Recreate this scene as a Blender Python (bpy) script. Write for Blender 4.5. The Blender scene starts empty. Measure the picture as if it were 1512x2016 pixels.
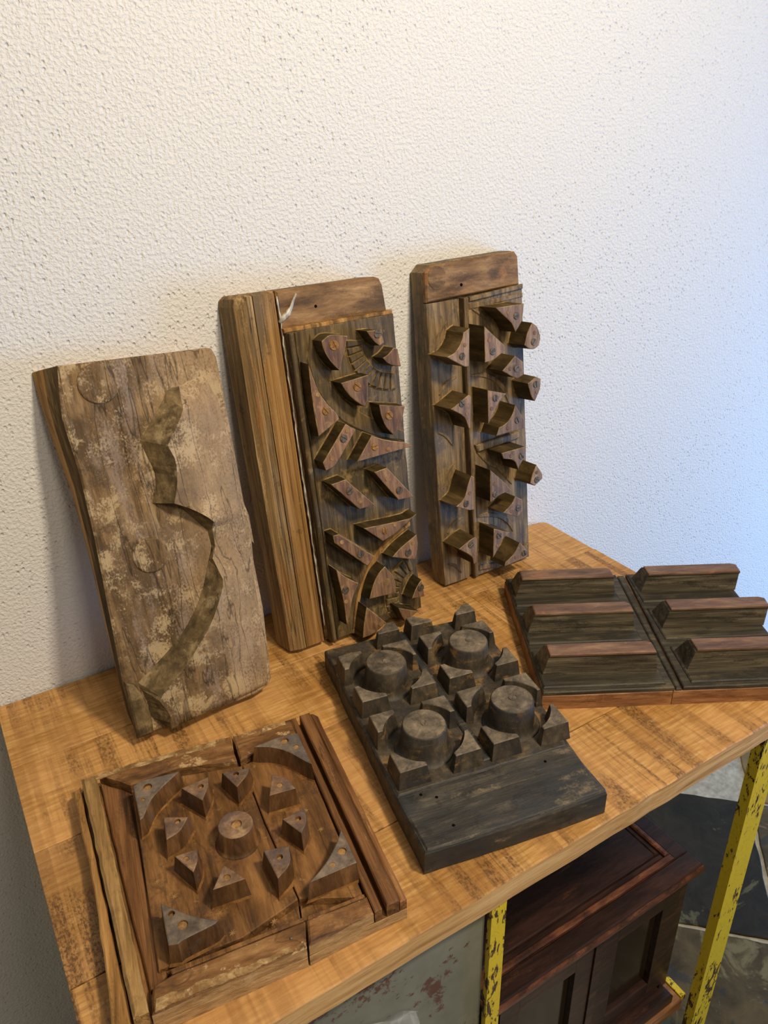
import bpy, bmesh, math, random
from mathutils import Vector, Matrix
random.seed(7)
scene = bpy.context.scene
COL = scene.collection
ZT = 0.80                      # height of the table top above the floor

# ------------------------------------------------------------------ camera
def look(yaw, pitch, roll):
    f = Vector((math.sin(yaw)*math.cos(pitch), math.cos(yaw)*math.cos(pitch), -math.sin(pitch)))
    r = Vector((math.cos(yaw), -math.sin(yaw), 0.0)); u = r.cross(f)
    c, s = math.cos(roll), math.sin(roll)
    return c*r+s*u, -s*r+c*u, f
R_, U_, F_ = look(math.radians(31.057), math.radians(26.851), math.radians(-1.376))
cam_d = bpy.data.cameras.new('camera'); cam = bpy.data.objects.new('camera', cam_d); COL.objects.link(cam)
m = Matrix.Identity(4)
for i in range(3):
    m[i][0], m[i][1], m[i][2] = R_[i], U_[i], -F_[i]
m[0][3], m[1][3], m[2][3] = 0.0272, -1.0166, 0.7228+ZT
cam.matrix_world = m
cam_d.sensor_fit = 'VERTICAL'; cam_d.sensor_height = 36.0; cam_d.lens = 1540.37/2016*36.0
cam_d.clip_start = 0.05
scene.camera = cam

# ------------------------------------------------------------------ light
world = bpy.data.worlds.new('room_light'); scene.world = world; world.use_nodes = True
bg = world.node_tree.nodes['Background']
bg.inputs[0].default_value = (1.0, 0.94, 0.87, 1); bg.inputs[1].default_value = 0.15
def area(name, loc, target, size, power, color, size_y=None):
    d = bpy.data.lights.new(name, 'AREA'); d.energy = power; d.color = color; d.size = size
    if size_y: d.shape = 'RECTANGLE'; d.size_y = size_y
    o = bpy.data.objects.new(name, d); COL.objects.link(o); o.location = loc
    o.rotation_euler = (Vector(target)-Vector(loc)).to_track_quat('-Z', 'Y').to_euler()
    return o
area('ceiling_lamp_light', (0.82, -1.35, ZT+1.75), (0.45, -0.25, ZT), 0.20, 27.0, (1.0, 0.86, 0.67))
area('ceiling_lamp_light', (0.40, -2.2, ZT+1.55), (0.4, -0.1, ZT+0.4), 0.45, 11.0, (1.0, 0.88, 0.72))
area('window_daylight', (2.95, -1.15, ZT-0.1), (1.5, 0.0, ZT-0.1), 0.8, 46.0, (0.22, 0.48, 1.0), 1.1)
vs = scene.view_settings
vs.view_transform = 'Standard'; vs.look = 'None'; vs.gamma = 1.0; vs.use_curve_mapping = False
vs.exposure = 0.3

# ------------------------------------------------------------------ materials
def lin(c):
    c = [x/255.0 for x in c]
    return tuple((x/12.92 if x <= 0.04045 else ((x+0.055)/1.055)**2.4) for x in c)+(1.0,)
class NT:
    def __init__(s, name, rough=0.6, spec=0.3):
        s.m = bpy.data.materials.new(name); s.m.use_nodes = True
        s.n = s.m.node_tree.nodes; s.l = s.m.node_tree.links
        s.b = s.n['Principled BSDF']; s.b.inputs['Roughness'].default_value = rough
        s.b.inputs['Specular IOR Level'].default_value = spec
        tc = s.n.new('ShaderNodeTexCoord'); oi = s.n.new('ShaderNodeObjectInfo')
        vm = s.n.new('ShaderNodeVectorMath'); vm.operation = 'SCALE'; vm.inputs[0].default_value = (3.1, 7.7, 5.3)
        s.l.new(oi.outputs['Random'], vm.inputs['Scale'])
        ad = s.n.new('ShaderNodeVectorMath'); ad.operation = 'ADD'
        s.l.new(tc.outputs['Object'], ad.inputs[0]); s.l.new(vm.outputs[0], ad.inputs[1])
        s.obj = tc.outputs['Object']; s.vec = ad.outputs[0]; s.rand = oi.outputs['Random']; s.bumps = []
    def mapping(s, scale, vec=None, rot=(0, 0, 0)):
        k = s.n.new('ShaderNodeMapping'); k.inputs['Scale'].default_value = scale; k.inputs['Rotation'].default_value = rot
        s.l.new(vec or s.vec, k.inputs['Vector']); return k.outputs[0]
    def noise(s, vec, scale=1.0, detail=6.0, rough=0.6, dist=0.0):
        k = s.n.new('ShaderNodeTexNoise'); k.inputs['Scale'].default_value = scale
        k.inputs['Detail'].default_value = detail; k.inputs['Roughness'].default_value = rough
        k.inputs['Distortion'].default_value = dist
        s.l.new(vec, k.inputs['Vector']); return k.outputs['Fac']
    def voronoi(s, vec, scale, feature='F1'):
        k = s.n.new('ShaderNodeTexVoronoi'); k.feature = feature; k.inputs['Scale'].default_value = scale
        s.l.new(vec, k.inputs['Vector']); return k.outputs['Distance']
    def ramp(s, fac, stops):
        k = s.n.new('ShaderNodeValToRGB'); e = k.color_ramp.elements
        while len(e) < len(stops): e.new(0.5)
        for i, (p, c) in enumerate(stops): e[i].position = p; e[i].color = c
        s.l.new(fac, k.inputs[0]); return k.outputs[0]
    def rng(s, fac, a, b, c=0.0, d=1.0):
        k = s.n.new('ShaderNodeMapRange'); k.interpolation_type = 'SMOOTHSTEP'
        for i, v in enumerate((a, b, c, d)): k.inputs[i+1].default_value = v
        s.l.new(fac, k.inputs[0]); return k.outputs[0]
    def math(s, op, a, b):
        k = s.n.new('ShaderNodeMath'); k.operation = op
        for i, v in enumerate((a, b)):
            if isinstance(v, (int, float)): k.inputs[i].default_value = v
            else: s.l.new(v, k.inputs[i])
        return k.outputs[0]
    def mix(s, fac, a, b, mode='MIX'):
        k = s.n.new('ShaderNodeMix'); k.data_type = 'RGBA'; k.blend_type = mode
        for i, v in ((0, fac), (6, a), (7, b)):
            if isinstance(v, (int, float)): k.inputs[i].default_value = v
            elif isinstance(v, tuple): k.inputs[i].default_value = v
            else: s.l.new(v, k.inputs[i])
        return k.outputs[2]
    def color(s, c): s.l.new(c, s.b.inputs['Base Color'])
    def bump(s, h, strength=0.5, dist=0.002):
        k = s.n.new('ShaderNodeBump'); k.inputs['Strength'].default_value = strength; k.inputs['Distance'].default_value = dist
        s.l.new(h, k.inputs['Height'])
        if s.bumps: s.l.new(s.bumps[-1], k.inputs['Normal'])
        s.bumps.append(k.outputs[0]); s.l.new(k.outputs[0], s.b.inputs['Normal'])

def wood(name, dark, mid, light, grain=(130, 7, 60), patches=(), rough=0.6, spec=0.3, bump=0.5, vary=0.25, fine=0.5, cracks=0.0, bdist=0.0015, zone=None, spk=0.22):
    t = NT(name, rough, spec)
    g = t.noise(t.mapping(grain), 1.0, 7, 0.62, 0.4)
    c = t.ramp(g, [(0.28, lin(dark)), (0.5, lin(mid)), (0.74, lin(light))])
    f = t.noise(t.mapping(tuple(k*5 for k in grain)), 1.0, 4, 0.7)
    c = t.mix(fine, c, t.ramp(f, [(0.25, (0.35, 0.33, 0.3, 1)), (0.62, (1.15, 1.12, 1.08, 1))]), 'MULTIPLY')
    sp = t.noise(t.mapping((420, 300, 420)), 1.0, 3, 0.7)
    for (pc, sc, lo, hi, amt) in patches:
        sc3 = sc if isinstance(sc, tuple) else (sc, sc, sc)
        p = t.math('ADD', t.noise(t.mapping(sc3), 1.0, 8, 0.66, 0.12), t.math('MULTIPLY', t.math('SUBTRACT', sp, 0.5), spk))
        c = t.mix(t.rng(p, lo, hi, 0, amt), c, lin(pc))
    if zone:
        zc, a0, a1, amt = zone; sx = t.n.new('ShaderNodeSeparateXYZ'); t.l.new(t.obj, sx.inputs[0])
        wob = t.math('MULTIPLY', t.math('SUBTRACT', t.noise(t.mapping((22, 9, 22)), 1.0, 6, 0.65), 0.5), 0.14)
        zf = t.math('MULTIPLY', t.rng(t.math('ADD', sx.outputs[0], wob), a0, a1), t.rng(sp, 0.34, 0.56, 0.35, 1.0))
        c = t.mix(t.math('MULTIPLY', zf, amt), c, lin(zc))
    if cracks:
        k = t.noise(t.mapping((grain[0]*0.5, grain[1]*0.35, grain[2]*0.5)), 1.0, 3, 0.5, 0.2)
        kk = t.math('ABSOLUTE', t.math('SUBTRACT', k, 0.5), 0)
        cm = t.rng(kk, 0.0, 0.012, cracks, 0.0)
        c = t.mix(cm, c, (0.008, 0.006, 0.004, 1))
        t.bump(t.rng(kk, 0.0, 0.02), 0.5, 0.001)
    if vary:
        v = t.rng(t.rand, 0, 1, 1-vary, 1+vary*0.6)
        cc = t.n.new('ShaderNodeCombineColor')
        for i in range(3): t.l.new(v, cc.inputs[i])
        c = t.mix(1.0, c, cc.outputs[0], 'MULTIPLY')
    t.color(c)
    t.bump(t.math('ADD', g, t.math('MULTIPLY', f, 0.6)), bump, bdist)
    return t.m

M = {}
def build_materials():
    # table top: golden rough-sawn boards, grain along x, saw marks across
    t = NT('golden_sawn_wood', 0.5, 0.35)
    g = t.noise(t.mapping((24, 230, 100)), 1, 6, 0.66, 0.25)
    c = t.ramp(g, [(0.28, lin((140, 96, 46))), (0.5, lin((186, 138, 74))), (0.72, lin((216, 176, 112)))])
    big = t.noise(t.mapping((5, 8, 5)), 1, 4, 0.55)
    c = t.mix(t.rng(big, 0.40, 0.62, 0, 0.55), c, lin((206, 154, 96)))
    c = t.mix(t.rng(big, 0.48, 0.34, 0, 0.5), c, lin((150, 98, 40)))
    saw = t.noise(t.mapping((62, 1.7, 12)), 1, 4, 0.62, 0.05)
    msk = t.noise(t.mapping((5, 5, 5)), 1, 4, 0.6, 0.2)
    speck = t.noise(t.mapping((330, 200, 250)), 1, 4, 0.75)
    s1 = t.math('MULTIPLY', t.rng(saw, 0.47, 0.60), t.rng(msk, 0.43, 0.58))
    s1 = t.math('MULTIPLY', s1, t.rng(speck, 0.42, 0.60, 0.08, 1.0))
    c = t.mix(t.math('MULTIPLY', s1, 0.9), c, lin((62, 44, 28)))
    sa2 = t.rng(saw, 0.42, 0.62, 0.0, 0.35)
    c = t.mix(sa2, c, lin((132, 88, 42)))
    thin = t.noise(t.mapping((95, 0.9, 10)), 1, 2, 0.5)
    th = t.rng(t.math('ABSOLUTE', t.math('SUBTRACT', thin, 0.5), 0), 0.0, 0.014, 0.4, 0.0)
    c = t.mix(t.math('MULTIPLY', th, t.rng(msk, 0.40, 0.6)), c, lin((90, 58, 30)))
    v = t.rng(t.rand, 0, 1, 0.86, 1.08); cc = t.n.new('ShaderNodeCombineColor')
    for i in range(3): t.l.new(v, cc.inputs[i])
    t.color(t.mix(1.0, c, cc.outputs[0], 'MULTIPLY'))
    t.bump(t.math('ADD', t.math('MULTIPLY', saw, 0.7), t.math('ADD', t.math('MULTIPLY', g, 0.5), t.math('MULTIPLY', speck, 0.4))), 0.45, 0.0012)
    M['table'] = t.m
    M['table_edge'] = wood('pale_edge_wood', (150, 108, 58), (196, 154, 98), (220, 184, 130), (8, 200, 160), (), 0.55, 0.3, 0.4, 0.05, 0.25)
    # leaning panel with the swooping relief
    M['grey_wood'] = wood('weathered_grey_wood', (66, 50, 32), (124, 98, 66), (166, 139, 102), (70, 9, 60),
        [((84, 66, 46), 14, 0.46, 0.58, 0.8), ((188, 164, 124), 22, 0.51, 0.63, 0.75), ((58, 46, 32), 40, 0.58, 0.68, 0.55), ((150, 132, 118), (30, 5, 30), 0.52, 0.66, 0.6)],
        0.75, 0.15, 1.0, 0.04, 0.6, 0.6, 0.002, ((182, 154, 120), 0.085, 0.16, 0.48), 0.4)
    M['pale_relief'] = wood('pale_worn_relief_wood', (96, 76, 54), (158, 132, 101), (198, 173, 140), (60, 9, 60),
        [((200, 178, 144), 60, 0.5, 0.66, 0.5), ((92, 74, 56), (22, 8, 22), 0.54, 0.66, 0.6), ((124, 106, 96), (40, 5, 40), 0.5, 0.62, 0.5)],
        0.8, 0.12, 1.0, 0.05, 0.6, 0.35, 0.002)
    M['olive_cut'] = wood('olive_cut_wood', (52, 41, 26), (100, 82, 54), (150, 127, 90), (40, 30, 60),
        [((46, 37, 24), 30, 0.54, 0.64, 0.6), ((170, 150, 112), 26, 0.55, 0.68, 0.5)], 0.7, 0.2, 0.7, 0.1, 0.5)
    M['shelf'] = wood('red_brown_shelf_wood', (70, 42, 22), (122, 80, 44), (160, 112, 66), (8, 90, 60), (), 0.5, 0.35, 0.4, 0.1, 0.4)
    M['bark_side'] = wood('dark_weathered_side_wood', (36, 27, 15), (70, 54, 32), (108, 86, 54), (60, 7, 80), (), 0.7, 0.2, 0.9, 0.05, 0.6, 0.4)
    M['edge_tan'] = wood('raw_tan_wood', (110, 78, 40), (160, 118, 66), (196, 152, 92), (80, 6, 80),
        [((60, 46, 26), (40, 6, 40), 0.5, 0.6, 0.7)], 0.7, 0.2, 0.8, 0.1, 0.5)
    # tall panel with the pine plank
    M['pine'] = wood('weathered_pine', (84, 66, 40), (150, 120, 78), (198, 168, 120), (150, 4, 90),
        [((92, 76, 50), (40, 4, 40), 0.5, 0.64, 0.7), ((202, 168, 118), (50, 5, 50), 0.55, 0.66, 0.6), ((70, 54, 32), 32, 0.6, 0.7, 0.6), ((184, 116, 54), (26, 3, 26), 0.55, 0.68, 0.5)],
        0.65, 0.2, 0.9, 0.1, 0.55, 0.6, 0.002)
    M['pine_orange'] = wood('orange_pine', (104, 72, 36), (156, 116, 66), (190, 150, 96), (190, 3, 90),
        [((96, 82, 60), (30, 3.5, 30), 0.5, 0.62, 0.75), ((188, 160, 112), (40, 5, 40), 0.58, 0.68, 0.5), ((72, 56, 36), 40, 0.62, 0.7, 0.5)],
        0.62, 0.22, 0.9, 0.05, 0.5, 0.5, 0.002)
    M['brown_board'] = wood('brown_stained_board', (82, 58, 36), (130, 98, 64), (168, 134, 92), (14, 60, 60),
        [((66, 52, 38), (10, 30, 30), 0.5, 0.62, 0.6), ((176, 120, 72), 22, 0.56, 0.68, 0.5)], 0.62, 0.2, 0.7, 0.05, 0.45)
    M['carved_dark'] = wood('dark_carved_wood', (48, 38, 24), (96, 78, 50), (138, 115, 76), (110, 9, 70),
        [((68, 60, 48), 22, 0.48, 0.6, 0.6), ((166, 136, 84), 26, 0.57, 0.69, 0.6), ((124, 102, 62), 50, 0.58, 0.7, 0.5)],
        0.6, 0.25, 0.7, 0.08, 0.5, 0.3)
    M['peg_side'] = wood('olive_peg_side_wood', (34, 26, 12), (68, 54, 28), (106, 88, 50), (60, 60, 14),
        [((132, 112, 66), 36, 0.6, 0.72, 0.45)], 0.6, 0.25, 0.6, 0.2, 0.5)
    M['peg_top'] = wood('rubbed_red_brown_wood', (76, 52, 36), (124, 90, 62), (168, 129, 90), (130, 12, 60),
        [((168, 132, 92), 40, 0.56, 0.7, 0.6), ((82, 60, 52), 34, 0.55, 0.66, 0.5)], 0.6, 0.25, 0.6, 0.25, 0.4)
    M['panel3'] = wood('dull_brown_carved_wood', (70, 56, 38), (124, 102, 72), (166, 142, 104), (120, 8, 70),
        [((78, 74, 72), 18, 0.5, 0.62, 0.6), ((176, 146, 98), 24, 0.58, 0.7, 0.5), ((74, 58, 36), 36, 0.58, 0.68, 0.5)],
        0.62, 0.25, 0.7, 0.06, 0.5, 0.4)
    M['peg3_top'] = wood('rubbed_mauve_brown_wood', (86, 66, 52), (132, 105, 82), (168, 139, 108), (120, 12, 60),
        [((172, 140, 104), 40, 0.56, 0.7, 0.5), ((84, 66, 60), 34, 0.55, 0.66, 0.5)], 0.6, 0.25, 0.6, 0.2, 0.4)
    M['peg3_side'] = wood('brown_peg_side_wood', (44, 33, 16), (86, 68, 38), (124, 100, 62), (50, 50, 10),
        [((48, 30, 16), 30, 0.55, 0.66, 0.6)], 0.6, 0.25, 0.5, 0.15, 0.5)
    # black block, long block, square block
    M['black_wood'] = wood('charcoal_blackened_wood', (28, 27, 25), (58, 54, 47), (96, 88, 74), (14, 90, 50),
        [((44, 46, 48), 16, 0.46, 0.6, 0.7), ((136, 118, 92), (18, 40, 40), 0.57, 0.72, 0.6), ((22, 20, 17), 30, 0.55, 0.66, 0.5)],
        0.55, 0.35, 0.7, 0.1, 0.5, 0.0)
    M['black_top'] = wood('rubbed_charcoal_wood', (56, 50, 42), (100, 89, 74), (142, 127, 106), (60, 60, 40),
        [((136, 118, 88), 40, 0.55, 0.7, 0.6), ((50, 48, 48), 30, 0.55, 0.68, 0.5)], 0.55, 0.35, 0.6, 0.12, 0.45)
    M['black_dust'] = wood('charcoal_wood_with_ochre_dust', (34, 30, 24), (66, 58, 46), (104, 90, 68), (40, 40, 20),
        [((150, 112, 60), (24, 24, 60), 0.54, 0.68, 0.7), ((46, 46, 48), 20, 0.52, 0.64, 0.6)], 0.6, 0.3, 0.6, 0.12, 0.5)
    M['long_dark'] = wood('black_olive_wood', (30, 27, 20), (58, 52, 40), (92, 84, 64), (8, 110, 90),
        [((120, 106, 74), (10, 60, 60), 0.56, 0.72, 0.5), ((30, 30, 28), (14, 30, 30), 0.5, 0.62, 0.6)], 0.55, 0.35, 0.7, 0.08, 0.5)
    M['long_top'] = wood('red_brown_rubbed_bar_top', (66, 48, 36), (106, 78, 58), (142, 112, 86), (14, 70, 60),
        [((156, 100, 58), (26, 60, 60), 0.56, 0.7, 0.6), ((150, 138, 116), 46, 0.64, 0.74, 0.6)], 0.5, 0.35, 0.6, 0.12, 0.4)
    M['long_side'] = wood('orange_brown_wood', (90, 58, 34), (140, 96, 60), (178, 132, 88), (16, 40, 120),
        [((92, 54, 30), (12, 12, 60), 0.52, 0.64, 0.6)], 0.55, 0.3, 0.5, 0.05, 0.4)
    M['square'] = wood('warm_brown_carved_wood', (68, 44, 22), (120, 83, 45), (160, 116, 68), (60, 10, 50),
        [((152, 112, 66), 20, 0.56, 0.7, 0.6), ((66, 46, 32), 24, 0.52, 0.64, 0.6), ((180, 142, 92), 60, 0.64, 0.74, 0.6)],
        0.6, 0.25, 0.7, 0.06, 0.45, 0.25)
    M['square_border'] = wood('chipped_brown_border_wood', (74, 48, 26), (126, 88, 50), (168, 128, 82), (16, 60, 60),
        [((206, 174, 124), (30, 44, 60), 0.58, 0.66, 0.75), ((80, 54, 36), 20, 0.5, 0.62, 0.55)], 0.6, 0.25, 0.9, 0.05, 0.5, 0.3)
    M['chip'] = wood('cream_chipped_wood', (104, 76, 44), (162, 130, 86), (208, 180, 134), (50, 60, 60), [((118, 84, 48), 50, 0.48, 0.56, 0.8), ((216, 190, 146), 70, 0.58, 0.66, 0.6)], 0.7, 0.15, 1.0, 0.05, 0.6)
    M['square_rail'] = wood('brown_rail_wood', (72, 46, 24), (122, 82, 46), (158, 114, 70), (110, 5, 90),
        [((176, 136, 84), (60, 6, 60), 0.58, 0.7, 0.5), ((60, 40, 24), (40, 6, 40), 0.54, 0.66, 0.6)], 0.6, 0.25, 0.8, 0.12, 0.5, 0.4)
    M['square_ridge'] = wood('pale_ridge_wood', (96, 70, 36), (158, 124, 76), (198, 166, 112), (70, 5, 90),
        [((120, 94, 58), 26, 0.5, 0.62, 0.6), ((90, 58, 32), (40, 5, 40), 0.55, 0.66, 0.5)], 0.65, 0.2, 0.9, 0.08, 0.5, 0.4)
    M['square_top'] = wood('rubbed_grey_brown_wood', (84, 62, 46), (126, 98, 74), (160, 130, 100), (60, 60, 40),
        [((172, 146, 106), 50, 0.58, 0.7, 0.5), ((76, 68, 70), 26, 0.5, 0.62, 0.6)], 0.6, 0.25, 0.7, 0.15, 0.4)
    M['square_side'] = wood('brown_block_side_wood', (52, 34, 18), (96, 66, 38), (136, 98, 62), (60, 60, 12),
        [((92, 82, 78), 30, 0.56, 0.68, 0.5)], 0.6, 0.25, 0.6, 0.15, 0.5)
    M['dust'] = wood('ochre_dusty_wood', (84, 66, 36), (142, 116, 70), (184, 156, 104), (80, 80, 80), (), 0.75, 0.1, 0.5, 0.1, 0.6)
    M['worn_edge'] = wood('worn_tan_edge_wood', (96, 74, 46), (146, 118, 80), (186, 158, 116), (90, 90, 90), (), 0.6, 0.25, 0.4, 0.1, 0.5)
    M['square_dust'] = wood('ochre_brown_dusty_wood', (76, 50, 24), (124, 86, 44), (160, 118, 66), (60, 60, 60), (), 0.7, 0.15, 0.5, 0.1, 0.5)
    M['corner_top'] = wood('blue_grey_rubbed_wood', (70, 58, 48), (108, 94, 80), (142, 124, 106), (60, 60, 40),
        [((150, 124, 92), 44, 0.58, 0.7, 0.5), ((72, 70, 74), 22, 0.5, 0.64, 0.5)], 0.55, 0.3, 0.7, 0.15, 0.4)
    M['bar_side'] = wood('olive_bar_wood', (48, 43, 34), (96, 86, 68), (140, 127, 100), (7, 120, 120),
        [((40, 36, 28), (8, 40, 40), 0.5, 0.62, 0.7), ((150, 136, 100), (10, 60, 60), 0.6, 0.72, 0.5)], 0.55, 0.3, 0.7, 0.1, 0.5)
    M['end_grain'] = wood('pale_end_grain', (128, 98, 62), (172, 138, 94), (198, 166, 120), (40, 40, 180),
        [((110, 80, 50), (20, 20, 80), 0.55, 0.68, 0.5)], 0.7, 0.2, 0.6, 0.05, 0.4)
    M['plug'] = wood('ochre_wood_plug', (104, 76, 42), (148, 114, 70), (178, 144, 96), (90, 90, 90), (), 0.65, 0.2, 0.5, 0.2, 0.5)
    t = NT('dull_screw_metal', 0.5, 0.4); t.b.inputs['Metallic'].default_value = 0.55
    c = t.ramp(t.noise(t.mapping((260, 260, 260)), 1, 4), [(0.3, lin((70, 58, 46))), (0.7, lin((128, 112, 92)))]); t.color(c); M['steel'] = t.m
    t = NT('brass_screw_metal', 0.45, 0.4); t.b.inputs['Metallic'].default_value = 0.6
    c = t.ramp(t.noise(t.mapping((260, 260, 260)), 1, 4), [(0.3, lin((110, 74, 38))), (0.7, lin((190, 140, 76)))]); t.color(c); M['brass'] = t.m
    t = NT('dark_hole', 0.9, 0.0); t.b.inputs['Base Color'].default_value = (0.006, 0.004, 0.003, 1); M['hole'] = t.m
    t = NT('dried_glue', 0.35, 0.5)
    t.color(t.ramp(t.noise(t.mapping((120, 40, 60)), 1, 4), [(0.35, lin((120, 108, 88))), (0.65, lin((206, 198, 180)))])); M['glue'] = t.m
    # metal paint
    t = NT('chipped_yellow_paint', 0.45, 0.4)
    n1 = t.noise(t.mapping((110, 110, 36)), 1, 8, 0.7, 0.4); n2 = t.noise(t.mapping((11, 11, 8)), 1, 4, 0.6)
    c = t.mix(t.rng(t.math('ADD', n1, t.math('MULTIPLY', t.math('SUBTRACT', n2, 0.5), 0.8)), 0.565, 0.59), lin((206, 178, 36)), lin((62, 40, 20)))
    f = t.noise(t.mapping((240, 240, 160)), 1, 4, 0.7)
    c = t.mix(t.rng(f, 0.5, 0.7, 0, 0.35), c, lin((140, 112, 30))); t.color(c); t.bump(n1, 0.4, 0.0008); M['yellow'] = t.m
    t = NT('grey_paint_with_rust', 0.5, 0.35)
    n1 = t.noise(t.mapping((60, 60, 60)), 1, 9, 0.75, 0.3); n2 = t.noise(t.mapping((9, 9, 9)), 1, 3, 0.5)
    q = t.math('ADD', n1, t.math('MULTIPLY', t.math('SUBTRACT', n2, 0.5), 1.1))
    base = t.ramp(t.noise(t.mapping((14, 14, 14)), 1, 5), [(0.3, lin((96, 97, 84))), (0.7, lin((122, 122, 106)))])
    c = t.mix(t.rng(q, 0.60, 0.66, 0, 0.9), base, lin((84, 46, 36))); t.color(c); t.bump(n1, 0.2, 0.0008); M['grey_metal'] = t.m
    t = NT('blue_grey_steel', 0.4, 0.5); t.b.inputs['Base Color'].default_value = lin((120, 128, 140)); t.b.inputs['Metallic'].default_value = 0.2; M['rail_metal'] = t.m
    M['mahogany'] = wood('dark_varnished_wood', (22, 14, 11), (44, 28, 22), (70, 44, 32), (10, 60, 60),
        [((96, 58, 34), (10, 50, 50), 0.6, 0.74, 0.6)], 0.34, 0.32, 0.25, 0.05, 0.4)
    M['mahogany_worn'] = wood('worn_red_varnished_wood', (48, 26, 18), (92, 54, 34), (140, 88, 54), (20, 60, 60),
        [((30, 20, 16), (16, 30, 30), 0.5, 0.62, 0.7)], 0.34, 0.4, 0.3, 0.05, 0.4)
    t = NT('dark_cabinet_glass', 0.12, 0.3); t.b.inputs['Base Color'].default_value = lin((34, 24, 12)); M['cab_glass'] = t.m
    t = NT('clear_plastic', 0.12, 0.5); t.b.inputs['Base Color'].default_value = (0.9, 0.9, 0.88, 1)
    t.b.inputs['Alpha'].default_value = 0.28; M['plastic'] = t.m
    t = NT('maroon_print', 0.4, 0.4); t.b.inputs['Base Color'].default_value = lin((120, 40, 52)); M['maroon'] = t.m
    # wall plaster
    t = NT('stippled_white_plaster', 0.75, 0.2)
    w = t.obj
    n1 = t.noise(t.mapping((230, 230, 230), w), 1, 3, 0.5, 0.0)
    n2 = t.noise(t.mapping((95, 95, 95), w), 1, 3, 0.5)
    n3 = t.noise(t.mapping((2.2, 2.2, 2.2), w), 1, 2, 0.5)
    k = t.n.new('ShaderNodeTexVoronoi'); k.inputs['Scale'].default_value = 1.0; t.l.new(t.mapping((150, 150, 115), w), k.inputs['Vector'])
    sep = t.n.new('ShaderNodeSeparateColor'); t.l.new(k.outputs['Color'], sep.inputs[0])
    pits = t.math('MULTIPLY', t.rng(k.outputs['Distance'], 0.12, 0.36, 1.0, 0.0), t.rng(sep.outputs[0], 0.55, 0.68))
    pits = t.math('MULTIPLY', pits, t.rng(n3, 0.40, 0.60, 0.35, 1.0))
    lump = t.rng(n1, 0.38, 0.70)
    t.color(t.mix(t.rng(n2, 0.3, 0.7, 0, 0.25), lin((220, 217, 211)), lin((212, 209, 202))))
    h = t.math('ADD', t.math('SUBTRACT', t.math('MULTIPLY', lump, 0.6), t.math('MULTIPLY', pits, 1.5)), t.math('MULTIPLY', n2, 0.5))
    t.bump(h, 0.6, 0.0022); M['plaster'] = t.m
    # floor
    def slate(name, a, b, patches, rough=0.65):
        t = NT(name, rough, 0.15)
        g = t.noise(t.mapping((14, 14, 14)), 1, 8, 0.65, 0.8)
        c = t.ramp(g, [(0.3, lin(a)), (0.7, lin(b))])
        for pc, sc, lo, hi, am in patches:
            c = t.mix(t.rng(t.noise(t.mapping((sc, sc, sc)), 1, 8, 0.68, 1.0), lo, hi, 0, am), c, lin(pc))
        t.color(c); t.bump(g, 0.5, 0.004); return t.m
    M['slate_dark'] = slate('blue_black_slate', (30, 26, 17), (50, 44, 30), [((96, 92, 62), 7, 0.56, 0.62, 0.7)])
    M['slate_mottled'] = slate('mottled_green_slate', (52, 43, 26), (90, 76, 48), [((118, 108, 74), 9, 0.52, 0.6, 0.7), ((138, 102, 76), 6, 0.6, 0.66, 0.8), ((150, 150, 134), 22, 0.64, 0.7, 0.6), ((40, 46, 50), 8, 0.55, 0.62, 0.6)])
    M['slate_beige'] = slate('beige_slate', (100, 80, 46), (132, 108, 68), [((110, 96, 70), 8, 0.54, 0.64, 0.6)])
    t = NT('pale_grout', 0.85, 0.1); t.color(t.ramp(t.noise(t.mapping((60, 60, 60)), 1, 5), [(0.3, lin((140, 130, 108))), (0.7, lin((182, 170, 144)))])); M['grout'] = t.m
build_materials()

# ------------------------------------------------------------------ geometry helpers (millimetres in, metres out)
def finish(name, bm, mats, parent=None, smooth=False):
    bmesh.ops.recalc_face_normals(bm, faces=bm.faces)
    me = bpy.data.meshes.new(name); bm.to_mesh(me); bm.free()
    for k in (mats if isinstance(mats, (list, tuple)) else [mats]): me.materials.append(M[k])
    if smooth:
        for p in me.polygons: p.use_smooth = True
    o = bpy.data.objects.new(name, me); COL.objects.link(o)
    if parent: o.parent = parent
    return o
def area2(p): return sum(p[i][0]*p[(i+1) % len(p)][1]-p[(i+1) % len(p)][0]*p[i][1] for i in range(len(p)))
def ccw(p): return list(p) if area2(p) > 0 else list(reversed(p))
def offset(p, d):
    """move a counter-clockwise outline outwards by d"""
    n = len(p); out = []
    for i in range(n):
        a, b, c = Vector(p[i-1][:2]), Vector(p[i][:2]), Vector(p[(i+1) % n][:2])
        e1 = (b-a).normalized() if (b-a).length > 1e-6 else Vector((1, 0)); e2 = (c-b).normalized() if (c-b).length > 1e-6 else e1
        n1 = Vector((e1.y, -e1.x)); n2 = Vector((e2.y, -e2.x)); s = n1+n2
        if s.length < 1e-4: s = n1
        s.normalize(); k = 1.0/max(0.55, s.dot(n1)); out.append((b.x+s.x*d*k, b.y+s.y*d*k))
    return out
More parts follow.
